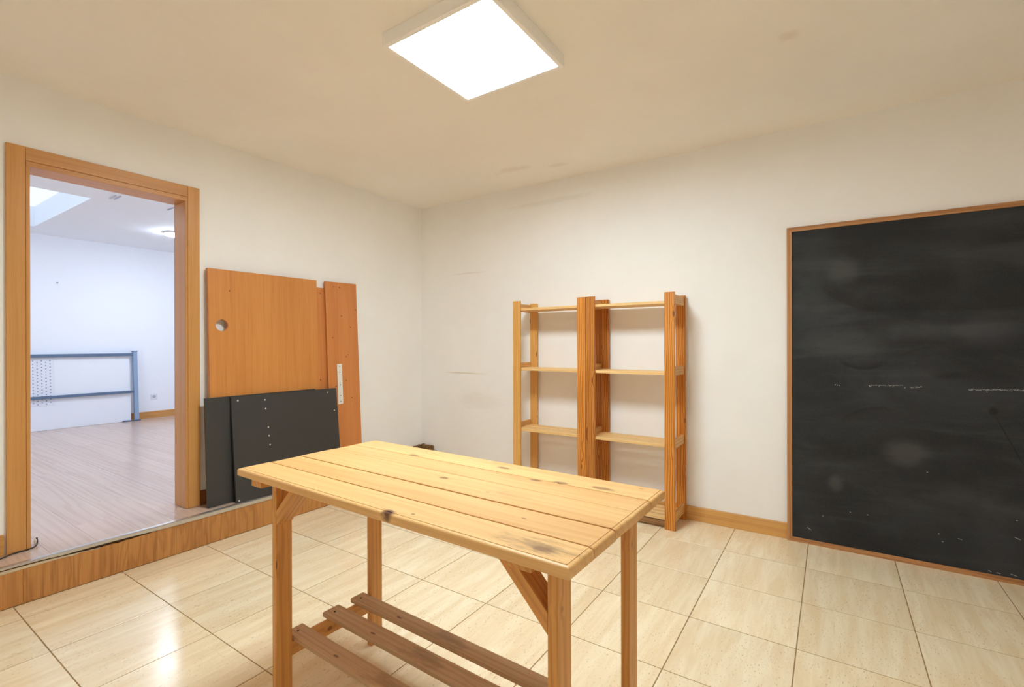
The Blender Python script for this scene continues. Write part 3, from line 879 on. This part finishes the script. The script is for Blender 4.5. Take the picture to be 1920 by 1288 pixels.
# broken skirting stub in the far corner of the step
def stub():
    bm = bmesh.new()
    rnd = random.Random(3)
    n = 16
    top, bot = [], []
    path = [(WX + 0.004, -0.055 - 0.0), (WX + 0.020, -0.055)]
    R = []
    for i in range(n + 1):
        x = WX + 0.004 + (0.158 - WX - 0.004) * i / n
        h = 0.044 + rnd.uniform(-0.004, 0.006) + (0.008 if 1 < i < 5 else 0)
        R.append([bm.verts.new(p) for p in ((x, -0.004, ZS + 0.001), (x, -0.026, ZS + 0.001), (x, -0.025 + rnd.uniform(-.002, .002), ZS + h),
                                            (x, -0.015, ZS + h + rnd.uniform(-0.003, 0.005)), (x, -0.004, ZS + h + rnd.uniform(-0.004, 0.003)))])
    for a, b in zip(R, R[1:]):
        for k in range(5):
            bm.faces.new((a[k], a[(k + 1) % 5], b[(k + 1) % 5], b[k]))
    bm.faces.new(R[0]); bm.faces.new(R[-1][::-1])
    Q = []
    for i in range(9):
        y = -0.030 - 0.13 * i / 8
        h = 0.046 + rnd.uniform(-0.004, 0.004) - 0.010 * i / 8
        Q.append([bm.verts.new(p) for p in ((WX + 0.002, y, ZS + 0.001), (WX + 0.018, y, ZS + 0.001), (WX + 0.018, y, ZS + h), (WX + 0.002, y, ZS + h + 0.003))])
    for a, b in zip(Q, Q[1:]):
        for k in range(4):
            bm.faces.new((a[k], a[(k + 1) % 4], b[(k + 1) % 4], b[k]))
    bm.faces.new(Q[0]); bm.faces.new(Q[-1][::-1])
    bmesh.ops.recalc_face_normals(bm, faces=bm.faces)
    me = bpy.data.meshes.new('skirting_stub')
    bm.to_mesh(me)
    bm.free()
    tag(link('skirting_stub', me, M_BARK), 'rough brown broken skirting stub in the room corner, showing just above the workbench top', 'wood scrap')
stub()

# cable on the step at the foot of the left casing
pts = [(0.115, -3.30, ZS + 0.006), (0.088, -3.20, ZS + 0.006), (0.062, -3.125, ZS + 0.005), (0.030, -3.075, ZS + 0.005), (0.006, -3.04, ZS + 0.005), (0.002, -3.01, ZS + 0.005),
       (-0.003, -2.975, ZS + 0.005), (-0.022, -2.950, ZS + 0.005), (-0.050, -2.935, ZS + 0.008), (-0.062, -2.932, ZS + 0.024), (-0.064, -2.934, ZS + 0.040)]
def smooth(p, n=5):
    out = []
    P = [Vector(q) for q in p]
    for i in range(len(P) - 1):
        a, b, c, d = P[max(i - 1, 0)], P[i], P[i + 1], P[min(i + 2, len(P) - 1)]
        for k in range(n):
            s = k / n
            out.append(0.5 * ((2 * b) + (c - a) * s + (2 * a - 5 * b + 4 * c - d) * s * s + (3 * b - a - 3 * c + d) * s ** 3))
    out.append(P[-1])
    return out
cb = thing('cable', 'thin dark cable lying on the step at the foot of the left door casing', 'cable', (0.0, -3.0, ZS))
link('cord', tube_mesh('cord', [p - Vector((0, -3.0, ZS)) for p in smooth(pts)], 0.0035), M_CABLE, cb)
box('connector', (-0.070, 0.056, 0.002), (-0.056, 0.0655, 0.030), M_WHITEMETAL, cb, 0.002)

# ------------------------------------------------------------------ things in the room beyond
def desk_frame():
    t = thing('desk', 'dismantled desk tipped against the far wall, blue-grey steel frame, white top and perforated panel', 'desk', (FX + 0.115, -2.1, ZS + 0.001))
    L = 1.0
    t.rotation_euler = (0, -math.asin(0.075 / 1.0), 0)
    # local: x out of the wall, y along it (0 at world -2.1), z up the leaning plane
    box('desktop', (-0.014, -1.1, 0.0), (0.006, 1.125, 0.955), M_WHITE, t, 0.001)
    box('perforated_panel', (0.008, -1.1, 0.315), (0.010, 0.315, 0.915), M_PERF, t, 0.0005)
    bm = bmesh.new()
    d = disc_mesh('hole', 0.0075, 0.001, 'x', 8)
    for r in range(14):
        for c in range(34):
            m = bmesh.new(); m.from_mesh(d)
            bmesh.ops.translate(m, vec=(0.0106, -1.06 + c * 0.0405, 0.335 + r * 0.0415 + (0.02 if c % 2 else 0)), verts=m.verts)
            me = bpy.data.meshes.new('tmp'); m.to_mesh(me); m.free()
            bm.from_mesh(me)
            bpy.data.meshes.remove(me)
    me = bpy.data.meshes.new('perforations')
    bm.to_mesh(me)
    bm.free()
    o = link('perforations', me, M_HOLE, t)
    o['kind'] = 'stuff'
    box('rail', (0.014, -1.1, 0.938), (0.048, 1.160, 0.978), M_STEEL, t, 0.002)
    box('rail', (0.014, -1.1, 0.402), (0.048, 1.160, 0.438), M_STEEL, t, 0.002)
    p = box('leg', (-0.010, 1.162, 0.012), (0.040, 1.212, 1.000), M_STEEL_LT, t, 0.003)
    box('end_cap', (-0.012, 1.150, 1.000), (0.044, 1.218, 1.010), M_STEEL, t, 0.001)
    box('foot', (-0.012, 1.145, 0.0), (0.052, 1.226, 0.012), M_STEEL, t, 0.001)
    box('bracket', (0.014, 1.02, 0.002), (0.040, 1.14, 0.014), M_STEEL, t, 0.001)
desk_frame()

sk = thing('wall_socket', 'white power socket on the far wall above the skirting', 'socket', (FX + 0.0005, -0.655, 0.515))
box('plate', (0, -0.041, -0.041), (0.009, 0.041, 0.041), M_SOCK, sk, 0.003)
link('socket_well', disc_mesh('socket_well', 0.021, 0.002, 'x', 20), M_SOCKD, sk, (0.0095, 0, 0.004))

nl = thing('nail', 'tiny grey nail in the far wall, well above the tipped desk', 'nail', (FX + 0.0005, -1.739, 2.126))
link('shank', disc_mesh('shank', 0.004, 0.014, 'x', 8), M_SOCKD, nl, (0.007, 0, 0))
link('head', disc_mesh('head', 0.009, 0.003, 'x', 12), M_SOCKD, nl, (0.0155, 0, 0))
